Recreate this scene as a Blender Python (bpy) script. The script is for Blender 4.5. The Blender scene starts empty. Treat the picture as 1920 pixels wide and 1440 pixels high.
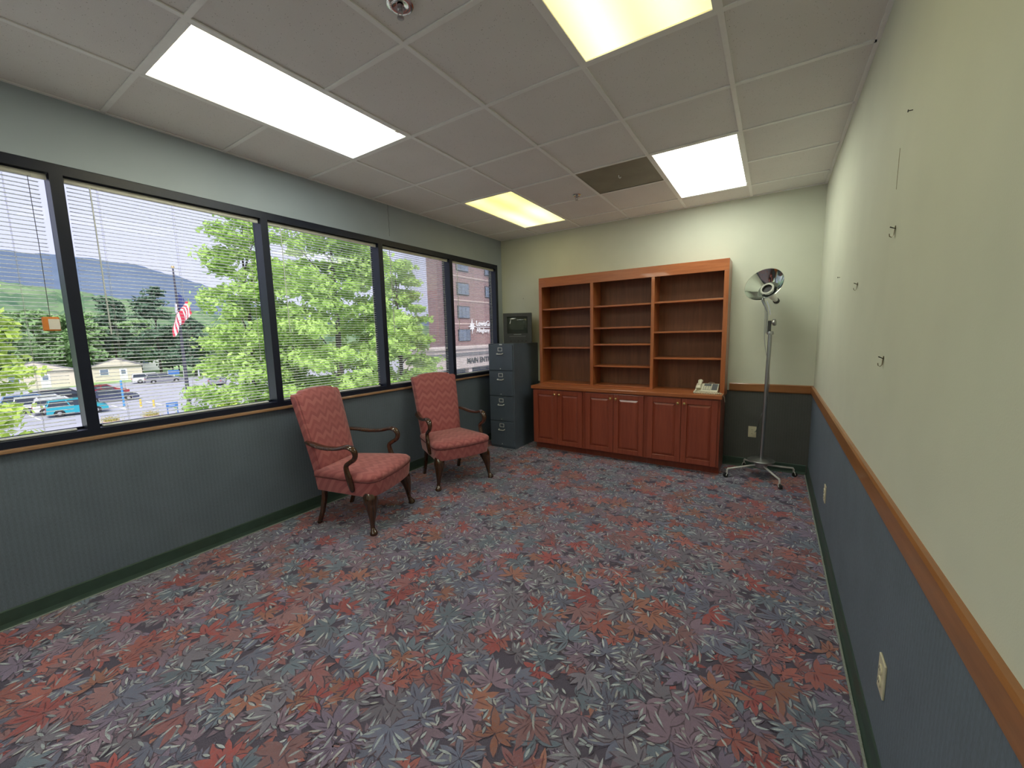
import bpy, bmesh, math, random
import numpy as np
from mathutils import Vector, Matrix
R_ = math.radians
random.seed(7); rng = np.random.default_rng(7)
scene = bpy.context.scene
col = scene.collection

# ------------------------------------------------------------------ camera, world, sun, exposure
W, D, H, Y0 = 3.65, 4.856, 2.788, -2.7          # room: x 0..W, y Y0..D, z 0..H
GZ = -5.2                                        # ground outside
def set_camera():
    f, yaw, pitch, roll = 751.617, .577919, -.121758, -.022863
    cyw, syw, cp, sp = math.cos(yaw), math.sin(yaw), math.cos(pitch), math.sin(pitch)
    fwd = Vector((-syw*cp, cyw*cp, sp)); r0 = Vector((cyw, syw, 0)); u0 = r0.cross(fwd)
    r = r0*math.cos(roll) + u0*math.sin(roll); u = -r0*math.sin(roll) + u0*math.cos(roll)
    cam = bpy.data.cameras.new('camera'); o = bpy.data.objects.new('camera', cam); col.objects.link(o)
    cam.sensor_fit = 'HORIZONTAL'; cam.sensor_width = 36; cam.lens = 36*f/1920
    cam.clip_start = .02; cam.clip_end = 6000
    m = Matrix((r, u, -fwd)).transposed().to_4x4(); m.translation = Vector((3.30098, 0, 1.46635))
    o.matrix_world = m; scene.camera = o
set_camera()
wd = bpy.data.worlds.new('overcast_sky'); scene.world = wd; wd.use_nodes = True
bg = wd.node_tree.nodes['Background']; bg.inputs[0].default_value = (.74, .745, .98, 1); bg.inputs[1].default_value = .34
sun = bpy.data.lights.new('hazy_sun', 'SUN'); sun.energy = 1.5; sun.angle = R_(25); sun.color = (1, .96, .88)
so = bpy.data.objects.new('hazy_sun', sun); col.objects.link(so)
so.rotation_euler = Vector((-.55, .35, -.8)).to_track_quat('-Z', 'Y').to_euler()
scene.view_settings.view_transform = 'Standard'; scene.view_settings.look = 'None'
scene.view_settings.gamma = 1; scene.view_settings.use_curve_mapping = False
scene.view_settings.exposure = 1.97
LAMP = 2.7                                       # strength of the fluorescent panels

# ------------------------------------------------------------------ materials
class NT:
    def __init__(s, name):
        s.m = bpy.data.materials.new(name); s.m.use_nodes = True; s.t = s.m.node_tree
        s.n = s.t.nodes; s.out = s.n['Material Output']; s.b = s.n['Principled BSDF']
    def add(s, ty, ins=None, **kw):
        n = s.n.new(ty)
        for k, v in kw.items(): setattr(n, k, v)
        for k, v in (ins or {}).items():
            if hasattr(v, 'is_output'): s.t.links.new(v, n.inputs[k])
            else: n.inputs[k].default_value = v
        return n
    def link(s, a, b): s.t.links.new(a, b)
    def math(s, op, a, b=0., c=0.): return s.add('ShaderNodeMath', {0: a, 1: b, 2: c}, operation=op).outputs[0]
    def ramp(s, fac, stops, interp='LINEAR'):
        n = s.add('ShaderNodeValToRGB', {0: fac}); e = n.color_ramp.elements; n.color_ramp.interpolation = interp
        e[0].position, e[0].color = stops[0][0], (*stops[0][1], 1)
        e[1].position, e[1].color = stops[-1][0], (*stops[-1][1], 1)
        for p, c in stops[1:-1]:
            x = e.new(p); x.color = (*c, 1)
        return n.outputs[0]
    def mix(s, f, a, b, mode='MIX'):
        n = s.add('ShaderNodeMix', data_type='RGBA', blend_type=mode)
        for k, v in ((0, f), (6, a), (7, b)):
            if hasattr(v, 'is_output'): s.link(v, n.inputs[k])
            else: n.inputs[k].default_value = v if k == 0 else (*v, 1) if len(v) == 3 else v
        return n.outputs[2]
    def coord(s, what='Object'): return s.add('ShaderNodeTexCoord').outputs[what]
    def noise(s, scale, detail=3, vec=None, rough=.5, out='Fac'):
        ins = {'Scale': scale, 'Detail': detail, 'Roughness': rough}
        ins['Vector'] = vec if vec is not None else s.coord()
        return s.add('ShaderNodeTexNoise', ins).outputs[out]
    def bump(s, h, strength=.3, dist=.002):
        s.link(s.add('ShaderNodeBump', {'Height': h, 'Strength': strength, 'Distance': dist}).outputs[0], s.b.inputs['Normal'])
    def set(s, color=None, rough=None, metal=None, spec=None, coat=None):
        for k, v in (('Base Color', color), ('Roughness', rough), ('Metallic', metal), ('Specular IOR Level', spec), ('Coat Weight', coat)):
            if v is None: continue
            if hasattr(v, 'is_output'): s.link(v, s.b.inputs[k])
            else: s.b.inputs[k].default_value = (*v, 1) if isinstance(v, tuple) else v
        return s.m
M = {}
def plain(name, c, rough=.5, metal=0., var=.12, nscale=20, bump=0., bscale=60, spec=None, coat=None):
    t = NT(name); n = t.noise(nscale)
    t.set(t.ramp(n, [(.3, tuple(x*(1-var) for x in c)), (.7, tuple(min(1, x*(1+var)) for x in c))]), rough, metal, spec, coat)
    if bump: t.bump(t.noise(bscale, 4), bump, .002)
    M[name] = t.m; return t.m
plain('paint_sage', (.64, .66, .555), .75, var=.03, nscale=3, bump=.15, bscale=220)
plain('paint_grey', (.345, .40, .455), .7, var=.03, nscale=3, bump=.15, bscale=220)
plain('white_metal', (.92, .92, .91), .4, var=.02)
plain('housing', (.6, .6, .58), .5, var=.02)
plain('frame_dark', (.009, .012, .027), .4, 0., var=.1, spec=.35)
plain('blind_rail', (.50, .49, .44), .45, var=.03)
plain('slat_white', (.78, .80, .80), .4, var=.02)
plain('cord', (.6, .6, .56), .7, var=.05)
plain('cord_dark', (.12, .12, .13), .7, var=.05)
plain('tag_orange', (.75, .25, .05), .5, var=.1)
plain('tag_white', (.8, .76, .7), .5, var=.02)
plain('baseboard_green', (.035, .065, .052), .5, var=.1)
plain('carpet_edge', (.24, .27, .25), .9, var=.2, nscale=200)
plain('black_steel', (.085, .108, .145), .42, .0, var=.08, nscale=6)
plain('chrome', (.78, .78, .76), .16, 1., var=.03)
plain('mirror_chrome', (.72, .76, .74), .07, 1., var=.03, nscale=4)
plain('bright_metal', (.78, .78, .76), .35, .35, var=.03)
plain('steel', (.42, .43, .44), .3, .9, var=.05)
plain('brass', (.85, .62, .26), .18, 1., var=.05)
plain('black_plastic', (.034, .037, .041), .45, var=.1)
plain('dark_slot', (.008, .008, .009), .6, var=.1)
plain('screen_glass', (.035, .045, .04), .08, var=.05, nscale=3)
plain('cream_plastic', (.66, .63, .50), .45, var=.04)
plain('ivory_plate', (.62, .58, .42), .4, var=.04)
plain('key_grey', (.30, .31, .27), .5, var=.1)
plain('phone_panel', (.12, .13, .14), .35, var=.1)
plain('rubber', (.015, .015, .016), .7, var=.1)
plain('vent_grey', (.26, .26, .22), .5, .3, var=.12, nscale=5)
plain('hook_brass', (.16, .12, .05), .4, .8, var=.1)
plain('nail_dark', (.02, .018, .015), .6)
plain('crack', (.12, .13, .13), .9)

def wood(name, c1, c2, rough=.3, axis='Z', coat=.25):
    t = NT(name); v = t.coord()
    sc = {'Z': (22, 22, 1.6), 'X': (1.6, 22, 22), 'Y': (22, 1.6, 22)}[axis]
    mp = t.add('ShaderNodeMapping', {'Vector': v, 'Scale': sc}).outputs[0]
    n = t.noise(1.6, 6, mp, .6); n2 = t.noise(9, 3, mp, .6)
    f = t.math('ADD', t.math('MULTIPLY', n, .75), t.math('MULTIPLY', n2, .25))
    t.set(t.ramp(f, [(.32, c1), (.68, c2)]), rough, coat=coat); t.bump(n2, .06, .001)
    M[name] = t.m
wood('cherry_v', (.30, .085, .028), (.46, .150, .050), axis='Z')
wood('cherry_h', (.30, .085, .028), (.46, .150, .050), axis='X')
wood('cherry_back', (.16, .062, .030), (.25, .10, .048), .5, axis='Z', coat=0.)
wood('door_cherry', (.23, .048, .028), (.34, .078, .042), .28, axis='Z')
wood('oak_rail_x', (.25, .098, .03), (.37, .155, .052), .35, axis='X')
wood('oak_rail_y', (.25, .098, .03), (.37, .155, .052), .35, axis='Y')
wood('sill_wood', (.28, .15, .08), (.42, .25, .14), .3, axis='Y')
wood('chair_wood', (.030, .012, .007), (.075, .030, .012), .16, axis='Z', coat=.6)

def wallcover(name, c, axis):
    t = NT(name); v = t.coord()
    sc = (1, 420, 70) if axis == 'Y' else (420, 1, 70)
    mp = t.add('ShaderNodeMapping', {'Vector': v, 'Scale': sc}).outputs[0]
    n = t.noise(1., 2, mp); n2 = t.noise(5, 3)
    wv = t.add('ShaderNodeTexWave', {'Vector': v, 'Scale': 14., 'Distortion': 1.2, 'Detail': 2.}, bands_direction=axis).outputs['Fac']
    f = t.math('ADD', t.math('MULTIPLY', n, .6), t.math('ADD', t.math('MULTIPLY', n2, .28), t.math('MULTIPLY', wv, .09)))
    t.set(t.ramp(f, [(.25, tuple(x*.75 for x in c)), (.75, tuple(x*1.25 for x in c))]), .8)
    t.bump(n, .5, .0015); M[name] = t.m
wallcover('wallcover_y', (.122, .155, .20), 'Y')
wallcover('wallcover_x', (.085, .088, .085), 'X')

t = NT('ceiling_tile'); v = t.coord('Object')
geo = t.add('ShaderNodeNewGeometry').outputs['Position']
vo = t.add('ShaderNodeTexVoronoi', {'Vector': geo, 'Scale': 95.}).outputs['Distance']
n = t.noise(38, 3, geo)
spk = t.math('MULTIPLY', t.math('LESS_THAN', vo, .17), t.math('GREATER_THAN', n, .53))
base = t.ramp(t.noise(3, 2, geo), [(.3, (.81, .79, .78)), (.7, (.85, .835, .825))])
fine = t.mix(t.math('MULTIPLY', t.noise(260, 2, geo), .35), base, (.72, .70, .685))
t.set(t.mix(spk, fine, (.45, .43, .41)), .9); t.bump(t.noise(220, 3, geo), .35, .002); M['ceiling_tile'] = t.m

def chevron(name):
    t = NT(name); s = t.add('ShaderNodeSeparateXYZ', {0: t.coord()})
    v = t.math('SUBTRACT', s.outputs[2], s.outputs[1])
    tri = t.math('PINGPONG', s.outputs[0], .044)
    tri2 = t.math('PINGPONG', t.math('ADD', s.outputs[0], .02), .083)
    w = t.math('ADD', v, t.math('ADD', t.math('MULTIPLY', tri, 1.35), t.math('MULTIPLY', tri2, .3)))
    band = t.math('FRACT', t.math('DIVIDE', w, .17))
    c = t.ramp(band, [(0, (.345, .088, .096)), (.22, (.345, .088, .096)), (.24, (.43, .122, .126)), (.47, (.43, .122, .126)), (.49, (.37, .095, .102)),
                      (.72, (.37, .095, .102)), (.74, (.465, .145, .146)), (1, (.465, .145, .146))], 'LINEAR')
    n = t.noise(420, 2); c = t.mix(t.math('MULTIPLY', n, .25), c, (.15, .04, .045))
    t.set(c, .75); t.b.inputs['Sheen Weight'].default_value = .25; t.bump(n, .4, .001); M[name] = t.m
chevron('chevron_fabric')
plain('piping_dark', (.13, .03, .035), .7, var=.1)

def lamp_mat(name, c1, c2, k):
    # prismatic diffuser in front of two tubes that run along y
    t = NT(name); v = t.coord(); s = t.add('ShaderNodeSeparateXYZ', {0: v})
    ax = t.math('ABSOLUTE', s.outputs[0])
    d = t.math('SUBTRACT', ax, .15); g = t.math('EXPONENT', t.math('MULTIPLY', t.math('MULTIPLY', d, d), -110.))
    f = t.math('ADD', .62, t.math('MULTIPLY', g, .55))
    pr = t.add('ShaderNodeTexVoronoi', {'Vector': v, 'Scale': 140.}).outputs['Distance']
    f = t.math('MULTIPLY', f, t.math('ADD', .94, t.math('MULTIPLY', pr, .12)))
    c = t.mix(t.ramp(t.noise(1.1, 1), [(.38, (0, 0, 0)), (.62, (1, 1, 1))]), c1, c2)
    t.b.inputs['Base Color'].default_value = (.7, .7, .65, 1); t.b.inputs['Roughness'].default_value = .35
    t.link(c, t.b.inputs['Emission Color']); t.link(t.math('MULTIPLY', f, k), t.b.inputs['Emission Strength']); M[name] = t.m
lamp_mat('lamp_cool', (.93, 1, .93), (1, .93, .60), LAMP)
lamp_mat('lamp_yellow', (1, .90, .42), (.98, .80, .22), LAMP*.19)
lamp_mat('lamp_white', (.95, 1, .90), (.96, .98, .76), LAMP)

t = NT('window_glass')
tr = t.add('ShaderNodeBsdfTransparent', {0: (.93, .95, .96, 1)}); gl = t.add('ShaderNodeBsdfGlossy', {0: (1, 1, 1, 1), 'Roughness': .01})
fr = t.math('MULTIPLY', t.add('ShaderNodeFresnel', {0: 1.45}).outputs[0], .5)
t.link(t.add('ShaderNodeMixShader', {0: fr, 1: tr.outputs[0], 2: gl.outputs[0]}).outputs[0], t.out.inputs[0]); M['window_glass'] = t.m
t = NT('clear_rod')
t.set((.75, .78, .78), .15); t.b.inputs['Alpha'].default_value = .75; M['clear_rod'] = t.m

t = NT('carpet_base'); t.set(t.ramp(t.noise(300, 3), [(.3, (.085, .08, .12)), (.7, (.14, .12, .17))]), .95, spec=.1)
t.bump(t.noise(500, 2), .8, .003); M['carpet_base'] = t.m
t = NT('carpet_leaf'); a = t.add('ShaderNodeAttribute', attribute_name='leaf_colour').outputs['Color']
n = t.noise(420, 3); n2 = t.noise(60, 2)
c = t.mix(t.math('MULTIPLY', t.ramp(n, [(.35, (0, 0, 0)), (.65, (1, 1, 1))]), 0.42), a, (.14, .11, .155))
c = t.mix(t.math('MULTIPLY', t.ramp(n2, [(.45, (0, 0, 0)), (.75, (1, 1, 1))]), .40), c, (.22, .17, .22))
t.set(c, .95, spec=.1); t.b.inputs['Sheen Weight'].default_value = .15; t.bump(n, .8, .003); M['carpet_leaf'] = t.m

# outdoors
def leafmat(name, c1, c2, trans=.35, scale=.9):
    t = NT(name); c = t.ramp(t.noise(scale, 3), [(.3, c1), (.7, c2)])
    d = t.add('ShaderNodeBsdfDiffuse', {0: c}); tl = t.add('ShaderNodeBsdfTranslucent', {0: c})
    t.link(t.add('ShaderNodeMixShader', {0: trans, 1: d.outputs[0], 2: tl.outputs[0]}).outputs[0], t.out.inputs[0]); M[name] = t.m
leafmat('leaf_bright', (.33, .52, .11), (.56, .74, .24))
leafmat('leaf_lime', (.45, .60, .11), (.66, .80, .22))
leafmat('leaf_mid', (.17, .30, .12), (.30, .44, .19), .25, .3)
leafmat('leaf_pine', (.07, .13, .085), (.13, .21, .13), .15, .3)
leafmat('leaf_dry', (.40, .36, .12), (.55, .48, .20), .25, 3)
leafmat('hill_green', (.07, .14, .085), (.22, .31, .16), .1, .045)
leafmat('hill_far_haze', (.10, .135, .20), (.13, .17, .235), .05, .01)  # aerial haze is put into the ridge's bluish base colour
plain('bark', (.09, .075, .065), .9, var=.3, nscale=8, bump=.5)
plain('asphalt', (.33, .33, .37), .9, var=.1, nscale=.6)
plain('grass', (.22, .36, .12), .95, var=.25, nscale=.5)
plain('concrete_pale', (.62, .62, .64), .9, var=.06, nscale=.5)
plain('kerb', (.55, .53, .5), .9, var=.1)
plain('line_white', (.8, .8, .82), .8)
plain('brick_wall', (.30, .185, .185), .9, var=.12, nscale=2)
plain('brick_lower', (.55, .42, .38), .9, var=.08, nscale=2)
plain('concrete_light', (.62, .52, .48), .9, var=.06, nscale=1)
plain('far_glass', (.16, .20, .27), .15, var=.2, nscale=.6)
plain('sign_white', (.88, .88, .9), .6, var=.01)
plain('sign_dark', (.06, .06, .07), .6)
plain('house_beige', (.62, .55, .45), .9, var=.05, nscale=1)
plain('house_roof', (.20, .19, .20), .9, var=.15, nscale=2)
plain('house_trim', (.8, .8, .8), .7)
plain('pole_dark', (.05, .05, .07), .5, .3)
plain('sign_blue', (.05, .16, .42), .5, var=.05)
plain('post_blue', (.08, .28, .55), .5, var=.05)
plain('post_yellow', (.7, .5, .08), .6)
plain('tyre', (.02, .02, .022), .8); plain('hub', (.45, .45, .47), .4, .6); plain('car_glass', (.03, .04, .055), .08)
plain('lamp_red', (.35, .02, .02), .3); plain('lamp_clear', (.75, .75, .75), .2)
for k, c in dict(teal=(.02, .33, .42), white=(.75, .75, .78), silver=(.5, .51, .54), black=(.03, .032, .04), navy=(.05, .06, .11), grey=(.22, .22, .25), red=(.3, .03, .04), blue=(.08, .18, .38)).items():
    plain('car_'+k, c, .22, .1, var=.03, coat=.6)
t = NT('flag_cloth'); s = t.add('ShaderNodeSeparateXYZ', {0: t.add('ShaderNodeUVMap').outputs[0]})
st = t.math('LESS_THAN', t.math('FRACT', t.math('MULTIPLY', s.outputs[1], 6.5)), .5)
c = t.mix(st, (.78, .76, .78), (.52, .03, .06))
canton = t.math('MULTIPLY', t.math('LESS_THAN', s.outputs[0], .4), t.math('GREATER_THAN', s.outputs[1], .46))
t.set(t.mix(canton, c, (.03, .05, .2)), .8); M['flag_cloth'] = t.m

# ------------------------------------------------------------------ mesh helpers
class MB:
    def __init__(s): s.bm = bmesh.new()
    def box(s, x0, x1, y0, y1, z0, z1, bev=0., seg=2):
        r = bmesh.ops.create_cube(s.bm, size=1)['verts']
        for v in r: v.co = Vector(((x0+x1)/2+v.co.x*(x1-x0), (y0+y1)/2+v.co.y*(y1-y0), (z0+z1)/2+v.co.z*(z1-z0)))
        if bev:
            es = list({e for v in r for e in v.link_edges})
            bmesh.ops.bevel(s.bm, geom=es, offset=bev, segments=seg, affect='EDGES', profile=.5)
        return s
    def prism(s, pts, axis, a, b):
        """polygon pts (2-D) extruded along axis from a to b; axis x: pts=(y,z); y: (x,z); z: (x,y)"""
        mk = {'x': lambda p, q: (q, p[0], p[1]), 'y': lambda p, q: (p[0], q, p[1]), 'z': lambda p, q: (p[0], p[1], q)}[axis]
        A = [s.bm.verts.new(mk(p, a)) for p in pts]; B = [s.bm.verts.new(mk(p, b)) for p in pts]; n = len(pts)
        for i in range(n): s.bm.faces.new((A[i], A[(i+1) % n], B[(i+1) % n], B[i]))
        s.bm.faces.new(A[::-1]); s.bm.faces.new(B)
        return s
    def loft(s, rings, cap=True, closed=True):
        vs = [[s.bm.verts.new(p) for p in r] for r in rings]; n = len(rings[0])
        for a, b in zip(vs, vs[1:]):
            for i in range(n if closed else n-1): s.bm.faces.new((a[i], a[(i+1) % n], b[(i+1) % n], b[i]))
        if cap and closed: s.bm.faces.new(vs[0][::-1]); s.bm.faces.new(vs[-1])
        return s
    def lathe(s, prof, n=20, at=(0, 0, 0), axis=(0, 0, 1), cap=True):
        q = Vector(axis).to_track_quat('Z', 'Y'); at = Vector(at)
        return s.loft([[at + q @ Vector((max(r, 1e-4)*math.cos(2*math.pi*i/n), max(r, 1e-4)*math.sin(2*math.pi*i/n), z)) for i in range(n)] for r, z in prof], cap)
    def sweep(s, path, rad, n=8, up=(0, 0, 1), power=1.):
        P = [Vector(p) for p in path]; rings = []; side = None
        for i, p in enumerate(P):
            tg = (P[min(i+1, len(P)-1)] - P[max(i-1, 0)]).normalized()
            if side is None:
                u = Vector(up); side = tg.cross(u)
                if side.length < 1e-3: side = tg.cross(Vector((1, 0, 0)))
            else: side = side - tg*side.dot(tg)
            side.normalize(); nu = side.cross(tg)
            r = rad[i] if isinstance(rad, (list, tuple)) else rad
            rx, ry = r if isinstance(r, (list, tuple)) else (r, r)
            def sg(c): return math.copysign(abs(c)**power, c)
            rings.append([p + side*rx*sg(math.cos(2*math.pi*k/n)) + nu*ry*sg(math.sin(2*math.pi*k/n)) for k in range(n)])
        return s.loft(rings)
    def sphere(s, c, r, seg=12, rg=8, sc=(1, 1, 1)):
        vs = bmesh.ops.create_uvsphere(s.bm, u_segments=seg, v_segments=rg, radius=1)['verts']
        for v in vs: v.co = Vector((c[0]+v.co.x*r*sc[0], c[1]+v.co.y*r*sc[1], c[2]+v.co.z*r*sc[2]))
        return s
    def build(s, name, mat, parent=None, smooth=False, loc=None, **tags):
        bmesh.ops.recalc_face_normals(s.bm, faces=s.bm.faces)
        me = bpy.data.meshes.new(name); s.bm.to_mesh(me); s.bm.free()
        if smooth:
            for p in me.polygons: p.use_smooth = True
            me.set_sharp_from_angle(angle=R_(40))
        return link(name, me, mat, parent, loc, **tags)
def link(name, me, mat, parent=None, loc=None, **tags):
    if mat is not None and not me.materials: me.materials.append(M[mat])
    o = bpy.data.objects.new(name, me); col.objects.link(o)
    if parent is not None: o.parent = parent
    if loc is not None: o.location = loc
    for k, v in tags.items(): o[k] = v
    return o
def thing(name, label, category, loc=(0, 0, 0), rz=0., group=None, **tags):
    o = bpy.data.objects.new(name, None); col.objects.link(o); o.location = loc; o.rotation_euler = (0, 0, rz)
    o.empty_display_size = .1
    if label: o['label'] = label; o['category'] = category
    if group: o['group'] = group
    for k, v in tags.items(): o[k] = v
    return o
def copy_tree(o, parent=None):
    c = o.copy(); col.objects.link(c); c.parent = parent
    for ch in list(o.children): copy_tree(ch, c)
    return c
def spline(pts, n=6):
    """Catmull-Rom through tuples of any length"""
    out = []; P = [np.array(p, float) for p in pts]; P = [2*P[0]-P[1]] + P + [2*P[-1]-P[-2]]
    for i in range(1, len(P)-2):
        for k in range(n):
            u = k/n; a, b, c, d = P[i-1:i+3]
            out.append(.5*((2*b) + (c-a)*u + (2*a-5*b+4*c-d)*u*u + (3*b-a-3*c+d)*u**3))
    out.append(P[-2]); return out
ST = dict(kind='structure')

# ------------------------------------------------------------------ room shell
WZ0, WZ1, WY0, WY1 = .937, 2.44, -2.535, 4.757     # band of windows in the left wall
MUL = [-2.510, -1.480, -.445, .590, 1.655, 2.742, 3.782, 4.735]   # mullion centres
fl = MB().box(-.15, W+.15, Y0-.15, D+.15, -.20, 0).build('floor', 'carpet_base', label='carpeted floor of the office', **ST)
# carpet: woven leaf pattern
def carpet():
    V, F, C = [], [], []
    def lens(cx, cy, z, ang, r0, r1, w, c_in, c_out, c_mid, bend=0.):
        ca, sa = math.cos(ang), math.sin(ang); b = len(V); L = r1-r0
        prof = ((.0, .18), (.25, .8), (.5, 1.), (.75, .72), (1., 0.))
        for k, (u, ww) in enumerate(prof):
            x = r0+u*L; y0 = bend*u*u*L
            for sgn in ((1, 0, -1) if 0 < k < 4 else (0,)):
                y = y0+sgn*ww*w
                V.append((cx+ca*x-sa*y, cy+sa*x+ca*y, z))
                f = .35+.65*u; e = 1. if sgn else 0.
                base = [c_in[i]*(1-f)+c_out[i]*f for i in range(3)]
                C.append([base[i]*e+(c_mid[i])*(1-e) for i in range(3)]+[1.])
        F.append((b, b+3, b+2)); F.append((b, b+2, b+1))
        for k in range(2):
            q = b+1+3*k; F.append((q, q+1, q+4, q+3)); F.append((q+1, q+2, q+5, q+4))
        F.append((b+7, b+8, b+10)); F.append((b+8, b+9, b+10))
    reds = [((.30, .06, .075), (.52, .125, .12)), ((.34, .09, .10), (.55, .18, .155)), ((.27, .10, .12), (.42, .17, .185)), ((.30, .11, .09), (.50, .22, .16)), ((.27, .13, .15), (.40, .21, .23))]
    cool = [((.13, .14, .24), (.205, .235, .36)), ((.18, .15, .25), (.29, .235, .37)), ((.12, .16, .23), (.20, .27, .36)), ((.20, .145, .215), (.33, .235, .335)), ((.15, .15, .215), (.26, .25, .33))]
    pale = [(.58, .65, .72), (.50, .58, .65), (.60, .62, .65), (.46, .54, .62)]
    dark = ((.075, .07, .115), (.085, .08, .12), (.11, .08, .11))
    step = .096; pts = []; YC = -1.6; y = YC; row = 0
    while y < D+.05:
        x = -.02+(row % 2)*step/2
        while x < W+.05:
            pts.append((x+random.uniform(-.038, .038), y+random.uniform(-.038, .038))); x += step
        y += step*.74; row += 1
    random.shuffle(pts); N = len(pts)
    for i, (x, y) in enumerate(pts):
        z = .0006+.0028*i/N
        pat = math.sin(x*8.1+1.3*math.sin(y*5.3))+math.sin(y*7.3+1.1*math.cos(x*4.2))
        isred = random.random() < (.60 if pat > .25 else .18)
        ci, co = random.choice(reds if isred else cool); k = random.uniform(.78, 1.12); ci = [v*k for v in ci]; co = [v*k for v in co]
        a0 = random.uniform(0, 2*math.pi); nl = random.choice((7, 8, 9)); R = random.uniform(.085, .14)
        spread = random.uniform(3.4, 5.2); dk = random.choice(dark)
        for j in range(nl):
            u = j/(nl-1)-.5; a = a0+u*spread+random.uniform(-.12, .12); r = R*(1-.62*abs(u))*random.uniform(.85, 1.1); bd = random.uniform(-.2, .2)
            w = r*random.uniform(.125, .18); mid = [v*(.80 if isred else .85) for v in co]
            lens(x, y, z-.00006, a+.03, .0, r*1.03+.002, w*1.1+.0018, dk, dk, dk, bd)
            lens(x, y, z+j*2e-5, a, .003, r, w, ci, co, mid, bd)
            if random.random() < .5:                           # darker streak along the lobe
                sk = [v*.62 for v in ci]; lens(x, y, z+2.2e-4+j*2e-5, a+random.uniform(-.08, .08), r*.1, r*random.uniform(.5, .85), .0030, sk, sk, sk, bd)
            if random.random() < (.14 if isred else .55):      # pale edge or vein of the lobe
                p = random.choice(pale); pk = random.uniform(.65, 1.05)*(.8 if isred else 1); p = [v*pk for v in p]
                off = random.choice((0, -.15, .15, .17, -.17))
                lens(x, y, z+2.5e-4+j*2e-5, a+off, r*random.uniform(.25, .5), r*random.uniform(.82, .98), .0048, [v*.85 for v in p], p, p, bd+random.uniform(-.1, .1))
    for i in range(int(N*.8)):                   # small loose blades
        x, y = random.uniform(0, W), random.uniform(YC, D); a = random.uniform(0, 6.283); z = .0034+random.random()*.0004
        if random.random() < .8:
            p = random.choice(pale); k = random.uniform(.55, .95); p = [v*k for v in p]; L = random.uniform(.025, .05)
            lens(x, y, z-.00005, a+.1, -.002, L+.002, .0080, dark[0], dark[0], dark[0], 0.)
            lens(x, y, z, a, 0, L, .0052, p, p, [v*1.1 for v in p], 0.)
        else:
            L = random.uniform(.02, .045); dk = random.choice(dark); lens(x, y, z, a, 0, L, L*.2, dk, dk, dk, random.uniform(-.3, .3))
    V = np.array(V); V[:, 0] = np.clip(V[:, 0], .006, W-.006); V[:, 1] = np.clip(V[:, 1], Y0+.006, D-.006)
    me = bpy.data.meshes.new('leaf_pattern'); me.from_pydata(V.tolist(), [], F)
    at = me.color_attributes.new('leaf_colour', 'FLOAT_COLOR', 'POINT'); at.data.foreach_set('color', np.array(C, np.float32).ravel())
    link('leaf_pattern', me, 'carpet_leaf', fl, kind='stuff')
carpet()
m = MB()
m.box(-.15, 0, Y0-.15, D+.15, 0, WZ0-.02); m.box(-.15, 0, Y0-.15, D+.15, WZ1, H+.25)
m.box(-.15, 0, WY1, D+.15, WZ0-.02, WZ1); m.box(-.15, 0, Y0-.15, WY0, WZ0-.02, WZ1)
wl = m.build('wall_left', 'paint_grey', label='grey green window wall above and below the glazing', **ST)
MB().box(0, .003, Y0, D, 0, WZ0-.021).build('wallcovering', 'wallcover_y', wl, label='dark slate textured wallcovering')
cr = [(.0004, 2.859+.003*math.sin(k*2.1)+.004*(k/12), 2.785-.30*k/12) for k in range(13)]
MB().sweep(cr, .0016, 5).build('crack', 'crack', wl, label='hairline vertical crack in the paint')
wr = MB().box(W, W+.15, Y0-.15, D+.15, 0, H+.25).build('wall_right', 'paint_sage', label='long pale sage wall on the right', **ST)
MB().box(W-.003, W, Y0, D, 0, .825).build('wallcovering', 'wallcover_y', wr, label='slate ribbed wallcovering')
wb = MB().box(-.15, W+.15, D, D+.15, 0, H+.25).build('wall_back', 'paint_sage', label='pale sage end wall behind the bookcase', **ST)
MB().box(.003, W-.003, D-.003, D, 0, .825).build('wallcovering', 'wallcover_x', wb, label='dark slate wallcovering')
we = MB().box(-.15, W+.15, Y0-.15, Y0, 0, H+.25).build('wall_rear', 'paint_sage', label='pale sage wall behind the camera', **ST)
MB().box(.003, W-.003, Y0, Y0+.003, 0, .825).build('wallcovering', 'wallcover_x', we)
def bb(name, pts, axis, a, b, lab):
    MB().prism(pts, axis, a, b).build(name, 'baseboard_green', label=lab, **ST)
BP = [(0, 0), (.016, 0), (.010, .012), (.006, .03), (.006, .094), (.003, .1), (0, .1)]
bb('baseboard_left', [(.003+u, z) for u, z in BP], 'y', Y0, D, 'dark green vinyl baseboard under the windows')
bb('baseboard_right', [(W-.003-u, z) for u, z in BP], 'y', Y0, D, 'dark green vinyl baseboard along the right wall')
bb('baseboard_back', [(D-.003-u, z) for u, z in BP], 'x', .02, W-.02, 'dark green vinyl baseboard on the end wall')
for nm, x0, x1, lab in (('trim_4', .019, .027, 'pale carpet edge strip along the window wall'), ('trim_5', W-.027, W-.019, 'pale carpet edge strip along the right wall')):
    MB().box(x0, x1, Y0, D, .0, .0065).build(nm, 'carpet_edge', label=lab, **ST)
RP = [(.003, .822), (.012, .822), (.019, .832), (.019, .898), (.013, .906), (0, .906), (0, .822)]
MB().prism([(W-u, z) for u, z in RP], 'y', Y0, D-.019).build('trim_1', 'oak_rail_y', label='brown wooden chair rail along the right wall', **ST)
MB().prism([(D-u, z) for u, z in RP], 'x', 2.925, W-.0).build('trim_2', 'oak_rail_x', label='brown wooden chair rail beside the bookcase', **ST)
MB().box(-.148, .028, WY0-.03, WY1+.03, WZ0-.020, WZ0, .004).build('trim_3', 'sill_wood', label='narrow wooden window sill', **ST)

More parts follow.
